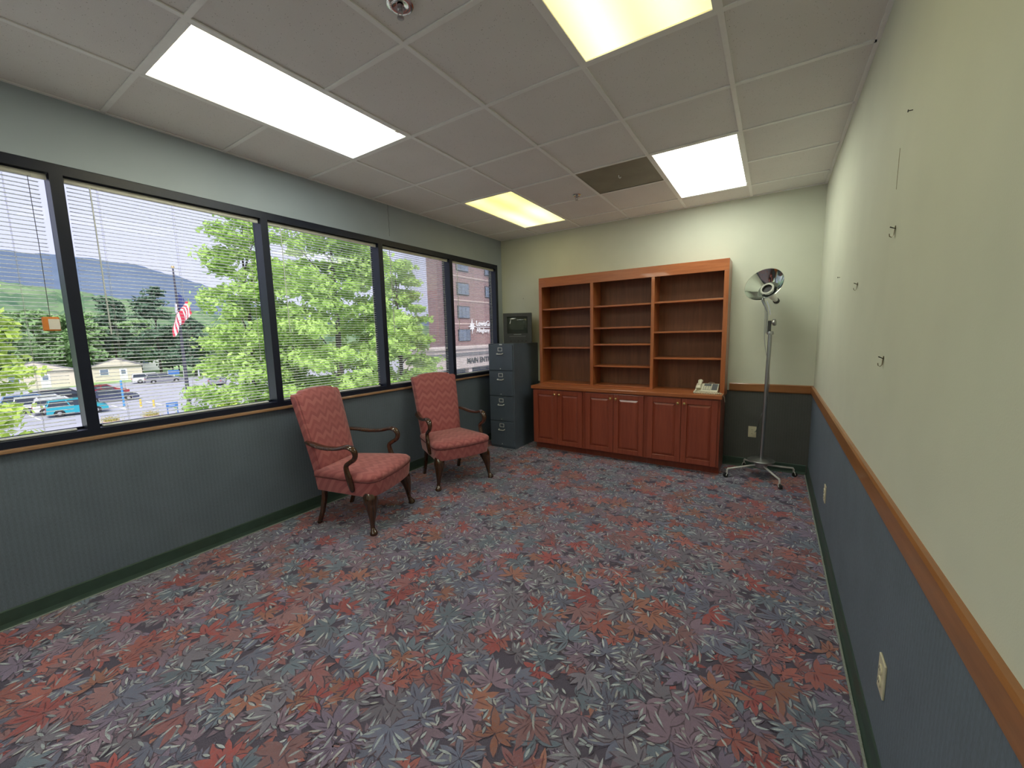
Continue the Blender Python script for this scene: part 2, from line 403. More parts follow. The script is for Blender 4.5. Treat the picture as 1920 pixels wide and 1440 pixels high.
# suspended ceiling: tiles and tee bars
GX = [0, .61, 1.22, 1.83, 2.44, 3.05, W]; GY = [Y0, -2.24, -1.63, -1.02, -.41, .20, .81, 1.42, 2.035, 2.65, 3.26, 3.87, 4.48, D]
cl = MB().box(-.15, W+.15, Y0-.15, D+.15, H+.19, H+.25).build('ceiling', 'housing', label='suspended acoustic tile ceiling', **ST)
FIX = {(1, 6): 'a', (4, 6): 'd', (1, 10): 'b', (4, 10): 'c', (1, 2): 'e', (4, 2): 'f'}      # lower cell of every 2x4 light
skip = {k for i, j in FIX for k in ((i, j), (i, j+1))} | {(3, 10)}
tile_me = {}
for i in range(6):
    for j in range(13):
        if (i, j) in skip: continue
        w, d = GX[i+1]-GX[i]-.006, GY[j+1]-GY[j]-.006; key = (round(w, 3), round(d, 3))
        if key not in tile_me:
            b = MB().box(-w/2, w/2, -d/2, d/2, .0015, .016, .0008, 1); bmesh.ops.recalc_face_normals(b.bm, faces=b.bm.faces)
            me = bpy.data.meshes.new('ceiling_tile'); b.bm.to_mesh(me); b.bm.free(); tile_me[key] = me
        o = link('ceiling_tile', tile_me[key], 'ceiling_tile', cl, ((GX[i]+GX[i+1])/2, (GY[j]+GY[j+1])/2, H+random.uniform(0, .0012)))
        o.rotation_euler = (random.uniform(-.0012, .0012), random.uniform(-.0012, .0012), 0)
def tee(x0, x1, y0, y1, nm):
    MB().box(x0, x1, y0, y1, H-.0045, H+.0012).build(nm, 'white_metal', cl)
for x in GX[1:-1]: tee(x-.012, x+.012, Y0, D, 'main_runner')
for j, y in enumerate(GY[1:-1], 1):
    for i in range(6):
        if (i, j-1) in FIX: continue              # no cross tee inside a 2x4 light
        tee(GX[i]+.012, GX[i+1]-.012, y-.012, y+.012, 'cross_tee')
tee(0, .02, Y0, D, 'wall_angle'); tee(W-.02, W, Y0, D, 'wall_angle'); tee(.02, W-.02, D-.02, D, 'wall_angle')

# windows
for n in range(-2, 5):  # the windows behind the camera are unseen, added for more daylight
    y0, y1 = MUL[n+2], MUL[n+3]; a = y0-.025 if n == -2 else y0; b = y1+.022 if n == 4 else y1
    m = MB(); X0, X1 = -.125, -.004
    m.box(X0, X1, a, b, WZ1-.052, WZ1); m.box(X0, X1, a, b, WZ0, WZ0+.040)
    m.box(X0, X1, a, y0+.026, WZ0+.04, WZ1-.052); m.box(X0, X1, y1-.026, b, WZ0+.04, WZ1-.052)
    w = m.build('window_%d' % (n+1 if n >= 0 else 5-n), 'frame_dark', label='dark metal framed window, number %d from the left edge of the photo' % (n+1) if n >= 0 else 'dark metal framed window added unseen behind the camera for daylight', **ST)
    MB().box(-.112, -.106, y0+.026, y1-.026, WZ0+.04, WZ1-.052).build('pane', 'window_glass', w)
    g = MB()
    for (c0, c1, d0, d1) in ((y0+.026, y1-.026, WZ0+.04, WZ0+.052), (y0+.026, y1-.026, WZ1-.064, WZ1-.052)): g.box(-.104, -.090, c0, c1, d0, d1)
    g.build('glazing_bead', 'frame_dark', w)

# venetian blinds
PITCH = .0213
blabs = ['white mini blind at the leftmost window with an orange cord tag', 'white mini blind over the flagpole view, second window from the left',
         'white mini blind behind the nearer red chair, middle window', 'white mini blind at the fourth window from the left', 'white mini blind at the narrow window beside the filing cabinet']
for n in range(5):
    y0, y1 = MUL[n+2]+.031, MUL[n+3]-.031; L = y1-y0; xb = -.050; zt = WZ1-.056
    b = thing('venetian_blind', blabs[n], 'blind', (xb, y0, WZ0+.042), group='mini blinds in the window band')
    z0 = WZ0+.042
    MB().box(-.014, .014, .0, L, zt-.026-z0, zt-z0, .003).build('headrail', 'blind_rail', b)
    MB().box(.011, .016, L-.055, L-.0, zt-.030-z0, zt-z0, .001).build('bracket', 'blind_rail', b)
    s0, s1 = .012, L-.030-(.012 if n else .0)
    pr = [(-.0125, -.0009), (-.0065, .0006), (0, .0012), (.0065, .0006), (.0125, -.0009)]
    sm = MB(); sm.prism([(u, z+.0004) for u, z in pr]+[(u, z-.0003) for u, z in pr[::-1]], 'y', s0, s1)
    bmesh.ops.recalc_face_normals(sm.bm, faces=sm.bm.faces)
    sme = bpy.data.meshes.new('slat'); sm.bm.to_mesh(sme); sm.bm.free(); sme.materials.append(M['slat_white'])
    zb = .012; k = 0; zz = zt-.026-z0-.019
    while zz > zb+.014:
        o = link('slat', sme, None, b, (0, random.uniform(-.0015, .0015), zz)); o.rotation_euler = (random.uniform(-.0012, .0012), R_(2)+random.uniform(-.03, .03), 0)
        zz -= PITCH
    MB().box(-.012, .012, s0, s1, 0.0, .011, .003).build('bottom_rail', 'slat_white', b)
    for f in (.13, .5, .87):
        yc = s0+f*(s1-s0); c = MB()
        for xx in (-.0132, .0132): c.box(xx-.0005, xx+.0005, yc-.0005, yc+.0005, .005, zt-.026-z0)
        c.build('ladder_cord', 'cord', b)
    wy = .10
    MB().sweep([(.024, wy, zt-.028-z0), (.026, wy, zt-.10-z0), (.028, wy+.004, zt-.86-z0)], .0038, 6).build('tilt_wand', 'clear_rod', b, True)
    ly = s1-.035; bot = zt-1.05-z0
    if n == 0:
        ly = .905; bot = 1.62-z0
    MB().sweep([(.020, ly, zt-.028-z0), (.022, ly+.002, (zt-z0+bot)/2), (.022, ly, bot)], .0016, 5).build('lift_cord', 'cord_dark' if n == 0 else 'cord', b)
    if n == 0:
        tg = MB().box(.012, .030, ly-.032, ly+.034, bot-.075, bot+.002, .006).build('cord_tag', 'tag_orange', b, label='orange and white cord warning tag')
        MB().box(.0305, .0315, ly-.010, ly+.032, bot-.066, bot-.010).build('tag_print', 'tag_white', tg)
    else:
        MB().lathe([(.003, .03), (.006, .02), (.006, 0), (.002, -.002)], 10, (.022, ly, bot-.02)).build('tassel', 'slat_white', b, True)

# ------------------------------------------------------------------ ceiling fittings
fixs = {'a': ('lamp_cool', 'long fluorescent ceiling light nearest the windows'), 'b': ('lamp_yellow', 'small looking yellow fluorescent ceiling light near the far window corner'),
        'c': ('lamp_white', 'white fluorescent ceiling light beside the grey ceiling panel'), 'd': ('lamp_yellow', 'yellow fluorescent ceiling light overhead, cut by the top of the photo'),
        'e': ('lamp_cool', 'added unseen fluorescent ceiling light behind the camera on the window side'), 'f': ('lamp_white', 'added unseen fluorescent ceiling light behind the camera by the right wall')}  # e and f are unseen lights, added to brighten the room
for (i, j), k in FIX.items():
    x, y = (GX[i]+GX[i+1])/2, (GY[j]+GY[j+2])/2; w, d = (GX[i+1]-GX[i])/2-.004, (GY[j+2]-GY[j])/2-.004
    mt, lab = fixs[k]
    f = thing('ceiling_light', lab, 'ceiling light', (x, y, H), group='recessed fluorescent troffers')
    m = MB(); t_ = .022
    m.box(-w, -w+t_, -d, d, -.004, .014, .002); m.box(w-t_, w, -d, d, -.004, .014, .002)
    m.box(-w+t_, w-t_, -d, -d+t_, -.004, .014); m.box(-w+t_, w-t_, d-t_, d, -.004, .014); m.build('frame', 'white_metal', f)
    MB().box(-w+t_, w-t_, -d+t_, d-t_, .003, .007).build('diffuser', mt, f)
    MB().box(-w, w, -d, d, .015, .115).build('housing', 'housing', f)
    MB().box(w-.016, w-.004, d-.12, d-.09, -.012, -.004, .002).build('latch', 'white_metal', f)
x, y = (GX[3]+GX[4])/2, (GY[10]+GY[11])/2
f = thing('air_return_panel', 'grey square metal air return panel in the ceiling', 'vent', (x, y, H))
MB().box(-.288, .288, -.288, .288, .000, .004).build('perforated_plate', 'vent_grey', f)
m = MB()
for a0, a1, b0, b1 in ((-.3, -.288, -.3, .3), (.288, .3, -.3, .3), (-.288, .288, -.3, -.288), (-.288, .288, .288, .3)): m.box(a0, a1, b0, b1, -.003, .004)
m.build('frame', 'vent_grey', f)
MB().sweep([(.0, -.05, 0), (.002, -.052, -.018), (.010, -.05, -.026), (.018, -.046, -.018)], .004, 6).build('hook', 'slat_white', f, True)
for (x, y, lab, big) in ((1.985, 1.262, 'recessed chrome fire sprinkler head at the top edge of the photo', 1.25), (1.65, 3.745, 'small chrome fire sprinkler head beside the grey ceiling panel', 1.)):
    f = thing('sprinkler', lab, 'sprinkler', (x, y, H), group='ceiling sprinklers')
    MB().lathe([(.012, 0), (.040*big, -.001), (.042*big, -.005), (.034*big, -.010), (.020*big, -.006), (.016, .0)], 24).build('escutcheon', 'chrome', f, True)
    MB().lathe([(.011, -.004), (.011, -.020), (.007, -.024), (.007, -.028)], 12).build('body', 'steel', f, True)
    m = MB()
    for s in (-1, 1): m.sweep([(s*.010, 0, -.020), (s*.013, 0, -.034), (s*.004, 0, -.048)], .0022, 6)
    m.build('frame_arm', 'steel', f, True)
    m = MB().lathe([(.002, -.046), (.014, -.049), (.014, -.051), (.002, -.052)], 14); m.build('deflector', 'steel', f, True)

# ------------------------------------------------------------------ wooden wall unit
CY = 4.40; X0, X1 = .752, 2.892; CT = .828
units = [(.752, 1.452), (1.452, 2.168), (2.168, 2.892)]
clab = ['cherry base cabinet next to the filing cabinet', 'middle cherry base cabinet of the wall unit', 'cherry base cabinet under the telephone']
for (a, b), lab in zip(units, clab):
    c = thing('base_cabinet', lab, 'cabinet', ((a+b)/2, CY, 0), group='base cabinets of the wall unit'); w = (b-a)/2
    m = MB(); m.box(-w, w, .020, D-CY-.02, .085, CT-.042); m.box(-w+.001, w-.001, .075, D-CY-.02, .0, .085); m.build('carcass', 'door_cherry', c)
    m = MB(); sl = .030; m.box(-w, -w+sl, 0, .020, .085, CT-.042, .002); m.box(w-sl, w, 0, .020, .085, CT-.042, .002)
    m.box(-w+sl, w-sl, 0, .020, CT-.068, CT-.042); m.box(-w+sl, w-sl, 0, .020, .085, .098); m.build('face_frame', 'door_cherry', c)
    for s in (-1, 1):
        x0, x1 = (-w+.022, -.0015) if s < 0 else (.0015, w-.022); z0, z1 = .094, CT-.054
        d = MB(); st = .055
        d.box(x0, x0+st, -.020, 0, z0, z1, .003); d.box(x1-st, x1, -.020, 0, z0, z1, .003)
        d.box(x0+st, x1-st, -.020, 0, z1-st, z1, .003); d.box(x0+st, x1-st, -.020, 0, z0, z0+st, .003)
        do = d.build('door', 'door_cherry', c)
        p = MB(); xa, xb, za, zb = x0+st, x1-st, z0+st, z1-st; q = .024
        ring = lambda e, yy: [(xa+e, yy, za+e), (xb-e, yy, za+e), (xb-e, yy, zb-e), (xa+e, yy, zb-e)]
        p.loft([ring(0, -.002), ring(0, -.006), ring(q, -.0165), ring(q+.002, -.0175)]); p.build('raised_panel', 'door_cherry', do)
        kx = (x1-.030) if s < 0 else (x0+.030)
        MB().lathe([(.006, 0), (.006, .010), (.015, .017), (.0165, .023), (.013, .029), (.004, .031)], 14, (kx, -.020, .724), (0, -1, 0)).build('knob', 'brass', do, True, label='round brass knob')
MB().box(X0-.014, X1+.014, CY-.034, D-.006, CT-.042, CT, .006).build('worktop', 'cherry_h', label='long cherry worktop over the base cabinets', category='worktop')
BY = 4.565; bk = thing('bookcase', 'tall cherry bookcase with three open bays standing on the worktop', 'bookcase', (0, BY, CT))
BT = 2.168-CT; ST_X = [(.762, .803), (1.455, 1.492), (2.160, 2.194), (2.862, 2.905)]; dep = D-BY-.008
for k, (a, b) in enumerate(ST_X):
    MB().box(a, b, 0, .020, .0, BT-.115, .002).build('stile', 'cherry_v', bk)
    (MB().box(a+.0, a+.019, .02, dep, 0, BT-.02) if k == 0 else MB().box(b-.019, b, .02, dep, 0, BT-.02) if k == 3 else MB().box((a+b)/2-.0095, (a+b)/2+.0095, .02, dep-.008, 0, BT-.02)).build('upright', 'cherry_v', bk)
MB().box(ST_X[0][0], ST_X[3][1], 0, .020, BT-.115, BT, .002).build('top_rail', 'cherry_h', bk)
MB().box(ST_X[0][0], ST_X[3][1], .02, dep, BT-.02, BT).build('top_board', 'cherry_h', bk)
MB().box(ST_X[0][0]+.019, ST_X[3][1]-.019, dep-.008, dep, 0, BT-.02).build('back_panel', 'cherry_back', bk)
bays = [(.803, 1.455, (1.786, 1.560, 1.300)), (1.492, 2.160, (1.784, 1.530, 1.336, 1.081)), (2.194, 2.862, (1.789, 1.467, 1.182))]
for a, b, zs in bays:
    for z in zs: MB().box(a-.008, b+.008, .020+.006, dep-.009, z-CT-.019, z-CT, .002).build('shelf', 'cherry_h', bk)
    if a < 2: MB().box(a, b, .004, dep-.008, 0, .020, .002).build('base_board', 'cherry_h', bk)

# telephone on the worktop
t_ = thing('telephone', 'cream desk telephone with a twisted cord at the end of the worktop', 'telephone', (2.745, 4.462, CT))
side = [(0, 0), (.195, 0), (.195, .075), (.165, .085), (.02, .030), (0, .024)]
MB().prism([(y, z) for y, z in side], 'x', -.105, .105).build('base', 'cream_plastic', t_)
def onslope(x0, x1, u0, u1, h0, h1):
    """box lying on the sloped top, u along the slope"""
    o = Vector((0, .02, .030)); e = Vector((0, .145, .055)).normalized(); n = Vector((0, -e.z, e.y)); m = MB()
    ring = lambda h: [o+e*u+n*h+Vector((x, 0, 0)) for x, u in ((x0, u0), (x1, u0), (x1, u1), (x0, u1))]
    return m.loft([ring(h0), ring(h1)])
onslope(.045, .098, .012, .145, -.001, .002).build('speed_dial_panel', 'phone_panel', t_)
onslope(-.030, .038, .098, .145, -.001, .003).build('display', 'phone_panel', t_)
kp = onslope(-.034, .040, .008, .092, -.001, .0015).build('keypad', 'key_grey', t_)
for r in range(4):
    for c in range(3): onslope(-.028+c*.023, -.012+c*.023, .013+r*.020, .026+r*.020, .001, .005).build('key', 'cream_plastic', kp)
m = MB(); m.sweep([(-.072, .004, .050), (-.072, .02, .068), (-.072, .06, .074), (-.072, .12, .092), (-.072, .165, .110), (-.072, .182, .098)], [(.022, .013), (.025, .017), (.018, .011), (.018, .011), (.025, .017), (.022, .013)], 10)
m.build('handset', 'cream_plastic', t_, True)
pth = []
base = spline([(-.09, .0, .03), (-.105, -.035, .012), (-.05, -.03, .012), (.02, -.030, .011), (.09, -.026, .011), (.142, -.015, .011)], 14)
for k, p in enumerate(base): pth.append((p[0], p[1]+.008*math.cos(k*1.35), p[2]+.008*math.sin(k*1.35)))
MB().sweep(pth, .0045, 6).build('cord', 'cream_plastic', t_, True)
MB().sweep([(.142, -.015, .010), (.158, -.01, .004), (.172, -.006, -.03), (.178, -.004, -.075)], .0018, 5).build('line_wire', 'cream_plastic', t_)
MB().sweep([(.0, .17, .088), (.02, .175, .098), (.06, .19, .09)], .0016, 5).build('line_wire', 'cream_plastic', t_)

# ------------------------------------------------------------------ filing cabinet and television
fc = thing('filing_cabinet', 'dark four drawer steel filing cabinet in the corner by the window', 'filing cabinet', (.388, 4.205, 0))
w = .193; FH = 1.357; fd = D-4.205-.012
m = MB(); m.box(-w, w, .018, fd, .0, FH, .004); m.build('body', 'black_steel', fc)
for k, (zb, zt) in enumerate(((.035, .355), (.363, .683), (.691, 1.011), (1.019, 1.339))):
    d = MB().box(-w+.012, w-.012, .0, .019, zb, zt, .004).build('drawer', 'black_steel', fc); zc = zt-.052
    m = MB(); a, b = .033, .024
    for x0, x1, z0, z1 in ((-a, a, b-.006, b), (-a, a, -b, -b+.006), (-a, -a+.006, -b+.006, b-.006), (a-.006, a, -b+.006, b-.006)): m.box(x0, x1, -.005, 0, zc+z0, zc+z1, .001, 1)
    m.build('label_holder', 'bright_metal', d)
    zh = zc-.056
    m = MB().sweep([(-.042, 0, zh+.004), (-.042, -.022, zh), (-.034, -.030, zh-.003), (.034, -.030, zh-.003), (.042, -.022, zh), (.042, 0, zh+.004)], [(.006, .006)]*6, 8); m.build('handle', 'bright_metal', d, True, label='chrome bow handle')
    MB().lathe([(.006, 0), (.006, .004), (.003, .006)], 10, (0, 0, zb+.022), (0, -1, 0)).build('latch_button', 'bright_metal', d, True)
MB().box(-.022, .020, .014, .018, 1.341, 1.354, .001).build('lock_plate', 'bright_metal', fc)
tv = thing('television', 'small dark grey tube television on top of the filing cabinet', 'television', (.470, 4.500, FH), R_(25))
TW, TH = .187, .392
ring = lambda hw, z0, z1, y, r=.012: [(hw*sx-r*0*sx, y, z) for sx, z in ((-1, z0), (1, z0), (1, z1), (-1, z1))]
m = MB()     # front bezel with an opening for the tube
for x0, x1, z0, z1 in ((-TW, TW, TH-.045, TH), (-TW, TW, 0, .128), (-TW, -.135, .128, TH-.045), (.135, TW, .128, TH-.045)): m.box(x0, x1, 0, .06, z0, z1)
m.build('front_bezel', 'black_plastic', tv)
m = MB(); m.loft([ring(TW, 0, TH, .06), ring(TW*.98, .0, TH*.985, .13), ring(TW*.72, .012, TH*.86, .25), ring(TW*.56, .02, TH*.72, .335)]); m.build('rear_shell', 'black_plastic', tv)
g = MB(); rg = []
for yy, e in ((.018, 0), (.010, .018), (.006, .06)): rg.append([(x, yy, z) for x, z in ((-.135+e, .128+e*.8), (.135-e, .128+e*.8), (.135-e, TH-.045-e*.8), (-.135+e, TH-.045-e*.8))])
g.loft(rg).build('screen', 'screen_glass', tv, True)
m = MB(); m.box(-.115, .115, -.003, 0, .052, .094, .002); sl = m.build('tape_door', 'black_plastic', tv)
MB().box(-.11, .11, -.0042, -.003, .088, .0905).build('door_edge', 'steel', sl)
m = MB(); m.box(-.05, .05, -.0015, 0, .112, .117); m.build('name_strip', 'steel', tv)
for k in range(5): MB().box(-.10+k*.05, -.075+k*.05, -.004, 0, .022, .032, .001).build('button', 'dark_slot', tv)

# ------------------------------------------------------------------ armchairs
def armchair():
    c = thing('armchair', 'x', 'chair')
    def outline(k, z, e=0.):
        """seat outline: bowed front, rounded front corners, tapering to the back"""
        pts = []
        for x, y in ((-.235, -.265), (-.262, -.08), (-.286, .10), (-.298, .19), (-.292, .245), (-.262, .285), (-.20, .303), (-.10, .314), (0, .318)): pts.append((x, y))
        pts = pts + [(-x, y) for x, y in pts[-2::-1]]
        return [((x*(k)), (y-.02)*k+.02-e, z) for x, y in pts]
    m = MB(); m.loft([outline(.93, .285), outline(.965, .292), outline(.985, .34), outline(1., .395), outline(1.0, .405)]); m.build('seat_base', 'chevron_fabric', c, True)
    def top(k, z): return [(x, min(y, 1e9), zz) for x, y, zz in outline(k, z)]
    m = MB(); m.loft([top(1.0, .407), top(1.018, .420), top(1.015, .436), top(.97, .452), top(.85, .464), top(.6, .473), top(.3, .477), top(.05, .478)]); m.build('seat_cushion', 'chevron_fabric', c, True)
    o = outline(1.012, .406); MB().sweep(o, .0055, 6).build('piping', 'piping_dark', c, True)
    # back: serpentine top, leaning
    N = 40; prof = []
    def ztop(u):      # u -1..1
        a = abs(u)
        if a > .97: return 1.030
        if a > .76: return 1.044
        if a > .60: s_ = (.76-a)/.16; s_ = s_*s_*(3-2*s_); return 1.044+.022*s_
        return 1.066+.010*math.cos(a/.60*math.pi/2)
    def yb(z): return -.235-.155*max(0, (z-.36)/.69)**1.15
    zs = [.36, .42, .5, .6, .7, .8, .9, .97, 1.0]
    def hw(z): return .222+.034*(z-.36)/.69
    us = [-1+2*k/N for k in range(N+1)]
    def face(th, infl):
        rows = []
        for r, f in enumerate([0, .08, .2, .35, .5, .65, .8, .9, .96, 1.]):
            row = []
            for u in us:
                z = .37+f*(ztop(u)-.37); e = max(0, 1-abs(u)**6)*max(0, 1-abs(2*f-1)**8)
                row.append((u*hw(z), yb(z)+th+infl*e, z))
            rows.append(row)
        return rows
    A = face(.022, .034); B = face(-.042, -.012); b = MB(); bm = b.bm
    va = [[bm.verts.new(p) for p in r] for r in A]; vb = [[bm.verts.new(p) for p in r] for r in B]
    for g, fl_ in ((va, 0), (vb, 1)):
        for i in range(len(g)-1):
            for j in range(N): bm.faces.new((g[i][j], g[i][j+1], g[i+1][j+1], g[i+1][j]))
    nr = len(va)
    for i in range(nr-1):
        bm.faces.new((va[i][0], va[i+1][0], vb[i+1][0], vb[i][0])); bm.faces.new((va[i][N], va[i+1][N], vb[i+1][N], vb[i][N]))
    for j in range(N):
        bm.faces.new((va[0][j], va[0][j+1], vb[0][j+1], vb[0][j])); bm.faces.new((va[-1][j], va[-1][j+1], vb[-1][j+1], vb[-1][j]))
    bmesh.ops.recalc_face_normals(bm, faces=bm.faces)
    rim = [e for e in bm.edges if len(e.link_faces) == 2 and e.calc_face_angle(0) > .9]
    bmesh.ops.bevel(bm, geom=rim, offset=.012, segments=2, affect='EDGES', clamp_overlap=True)
    b.build('backrest', 'chevron_fabric', c, True)
    edge = [A[i][0] for i in range(nr)] + A[-1][1:] + [A[i][N] for i in range(nr-2, -1, -1)]
    # arms with goose-neck front, their posts run into the seat side
    for s in (-1, 1):
        pts = spline([(s*.232, -.315, .672, .017, .012), (s*.262, -.24, .668, .024, .013), (s*.285, -.12, .652, .023, .014), (s*.300, .0, .655, .019, .013), (s*.305, .085, .672, .021, .014),
                      (s*.305, .135, .660, .021, .016), (s*.304, .158, .620, .017, .016), (s*.302, .145, .580, .015, .015), (s*.300, .105, .553, .014, .014), (s*.299, .072, .525, .014, .015),
                      (s*.301, .075, .48, .015, .017), (s*.301, .095, .41, .015, .020), (s*.296, .105, .345, .012, .016), (s*.292, .108, .325, .008, .010)], 5)
        MB().sweep([p[:3] for p in pts], [(p[3]*1.3, p[4]*1.25) for p in pts], 10, up=(0, 0, 1)).build('arm', 'chair_wood', c, True, label='polished dark wood gooseneck arm')
        bx = s*.296
        pts = spline([(s*.240, .205, .33, .040, .040), (s*.246, .215, .292, .050, .050), (s*.255, .228, .25, .052, .052), (s*.264, .240, .20, .041, .041), (s*.273, .246, .14, .028, .028), (s*.279, .247, .085, .0185, .0185),
                      (s*.285, .252, .050, .0165, .0165), (s*.291, .260, .028, .024, .024), (s*.295, .264, .013, .030, .030), (s*.296, .265, .0, .024, .024)], 4)
        MB().sweep([p[:3] for p in pts], [(p[3], p[4]) for p in pts], 12, up=(1, 0, 0)).build('front_leg', 'chair_wood', c, True, label='glossy wooden cabriole front leg')
        pts = [(s*.195, -.215, .34), (s*.198, -.225, .22), (s*.203, -.250, .10), (s*.205, -.285, .0)]
        MB().sweep(pts, [.024, .022, .019, .018], 4, up=(1, 1, 0)).build('back_leg', 'chair_wood', c)
    return c
c1 = armchair(); c1.location = (.51, 2.0, 0); c1.rotation_euler = (0, 0, R_(19-90))
c1['label'] = 'red chevron upholstered armchair nearer the camera'; c1['group'] = 'pair of red armchairs under the windows'
c2 = copy_tree(c1); c2.location = (.545, 3.06, 0); c2.rotation_euler = (0, 0, R_(-22-90))
c2['label'] = 'red upholstered armchair standing next to the filing cabinet'

# ------------------------------------------------------------------ examination lamp on castors
LX, LY = 3.252, 4.575
lp = thing('examination_lamp', 'chrome examination lamp on a castored stand in the corner', 'floor lamp', (LX, LY, 0))
MB().lathe([(.02, .150), (.090, .158), (.118, .170), (.120, .176), (.112, .182), (.03, .190), (.02, .196)], 28).build('base_disc', 'steel', lp, True)
MB().lathe([(.018, .10), (.055, .105), (.06, .150), (.02, .152)], 20).build('hub', 'steel', lp, True)
for k, (a, r) in enumerate(((210, .325), (300, .315), (30, .32), (121, .30))):
    ca, sa = math.cos(R_(a)), math.sin(R_(a))
    lg = MB().sweep([(ca*.05, sa*.05, .128), (ca*(r-.07), sa*(r-.07), .098), (ca*(r-.008), sa*(r-.008), .090), (ca*r, sa*r, .076), (ca*r, sa*r, .055)], [.009, .009, .009, .009, .007], 8).build('leg', 'bright_metal', lp, True)
    px_, py_ = -sa, ca
    MB().lathe([(.004, -.011), (.022, -.010), (.024, -.006), (.024, .006), (.022, .010), (.004, .011)], 16, (ca*(r+.012), sa*(r+.012), .0245), (px_, py_, 0)).build('castor_wheel', 'rubber', lg, True)
    m = MB()
    for q in (-1, 1): m.sweep([(ca*r, sa*r, .062), (ca*(r+.004)+px_*.014*q, sa*(r+.004)+py_*.014*q, .045), (ca*(r+.012)+px_*.014*q, sa*(r+.012)+py_*.014*q, .022)], .004, 6)
    m.build('castor_fork', 'bright_metal', lg)
tx, ty = .019, 0.
pole = lambda z: (tx*(z-.18)/1.24, 0, z)
MB().sweep([pole(.17), pole(.85), pole(1.42)], [.0165, .0165, .0165], 14, up=(1, 0, 0)).build('pole', 'steel', lp, True)
MB().sweep([pole(1.415), pole(1.425), pole(1.445)], [.026, .028, .024], 14, up=(1, 0, 0)).build('collar', 'steel', lp, True)
MB().box(-.004, .024, -.020, .016, 1.44, 1.545, .004).build('clamp_body', 'black_plastic', lp)
MB().lathe([(.010, 0), (.010, .01), (.030, .012), (.034, .022), (.030, .034), (.01, .036)], 16, (.024, 0, 1.525), (1, -.25, .12)).build('clamp_knob', 'steel', lp, True)
MB().box(-.022, -.006, -.012, .012, 1.43, 1.62, .003).build('bracket', 'steel', lp)
MB().sweep([(-.014, 0, 1.55), (-.012, .0, 1.62), (-.022, .004, 1.665), (-.055, .015, 1.74), (-.062, .04, 1.80)], [.008, .008, .011, .014, .010], 8).build('neck', 'steel', lp, True)
MB().sweep([(.012, -.004, 1.60), (.004, -.006, 1.66), (-.020, -.004, 1.73)], .005, 6).build('support_rod', 'chrome', lp, True)
nrm = Vector((-.36, -.875, .49)).normalized(); dc = Vector((-.054, -.06, 1.885)); bx_ = dc - nrm*.137
prof_o = [(.026, 0), (.045, .012), (.075, .035), (.118, .075), (.150, .112), (.168, .137)]
prof_i = [(.166, .1375), (.148, .1125), (.116, .0765), (.073, .037), (.044, .0145), (.036, .012)]
MB().lathe(prof_o+prof_i+[(.001, .012)], 40, bx_, nrm).build('reflector', 'mirror_chrome', lp, True, label='polished chrome dish')
MB().lathe([(.030, .008), (.044, .030), (.046, .046), (.042, .046), (.040, .034), (.001, .030)], 28, bx_, nrm).build('bulb_cup', 'dark_slot', lp, True)
MB().lathe([(.0465, .034), (.060, .050), (.0605, .056), (.050, .060), (.043, .058), (.0425, .047), (.0465, .034)], 28, bx_, nrm, False).build('bulb_ring', 'vent_grey', lp, True)
MB().lathe([(.020, -.165), (.021, -.15), (.040, -.05), (.052, .0), (.046, .016)], 20, bx_, nrm).build('socket_housing', 'white_metal', lp, True)
MB().lathe([(.001, -.205), (.020, -.203), (.027, -.192), (.027, -.170), (.015, -.163)], 18, bx_, nrm).build('end_cap', 'black_plastic', lp, True)
pw = spline([(-.05, .02, 1.74), (-.030, -.018, 1.62), (-.030, -.018, 1.46), (-.016, -.02, 1.30), (.020, -.018, 1.10), (.034, -.004, .92), (.010, .020, .74), (-.03, .03, .56), (-.06, .2, .42), (-.075, .262, .40)], 5)
MB().sweep(pw, .0032, 6).build('power_cord', 'steel', lp, True)

# ------------------------------------------------------------------ wall plates, hooks, nails
def outlet(loc, rz, lab):
    o = thing('wall_outlet', lab, 'outlet', loc, rz, group='duplex wall outlets')        # local -y faces the room
    MB().box(-.037, .037, -.0065, 0, -.058, .058, .002).build('plate', 'ivory_plate', o)
    for s in (-1, 1):
        k = MB().lathe([(.001, .0105), (.0165, .0105), (.0172, .009), (.0172, .006)], 16, (0, 0, s*.021), (0, -1, 0)).build('socket', 'ivory_plate', o, True)
        m = MB(); m.box(-.0075, -.0050, -.0112, -.0100, s*.021-.001, s*.021+.008); m.box(.0050, .0072, -.0112, -.0100, s*.021-.001, s*.021+.007); m.build('slot', 'dark_slot', k)
    MB().lathe([(.001, .0082), (.003, .008), (.0034, .0065)], 8, (0, 0, 0), (0, -1, 0)).build('screw', 'chrome', o)
outlet((3.157, D-.003, .392), 0, 'ivory duplex outlet on the end wall behind the lamp')
outlet((W-.003, 3.345, .345), R_(-90), 'ivory outlet on the right wall, farther from the camera')
outlet((W-.003, 1.610, .352), R_(-90), 'ivory outlet on the right wall, nearer the camera')
for y, z, lab in ((2.010, 1.804, 'highest brass picture hook on the right wall'), (2.734, 1.673, 'brass picture hook farthest along the right wall'), (2.012, 1.336, 'lowest brass picture hook on the right wall')):
    h = thing('picture_hook', lab, 'hook', (W, y, z), group='picture hooks on the right wall')
    MB().sweep([(-.0015, 0, .020), (-.003, 0, .0), (-.004, 0, -.012), (-.009, 0, -.019), (-.015, 0, -.015), (-.016, 0, -.006)], [(.0055, .001)]*6, 6, up=(1, 0, 0)).build('hook_strip', 'hook_brass', h)
    MB().sweep([(.004, 0, .008), (-.016, 0, .018)], [.0012, .0022], 6).build('nail', 'nail_dark', h)
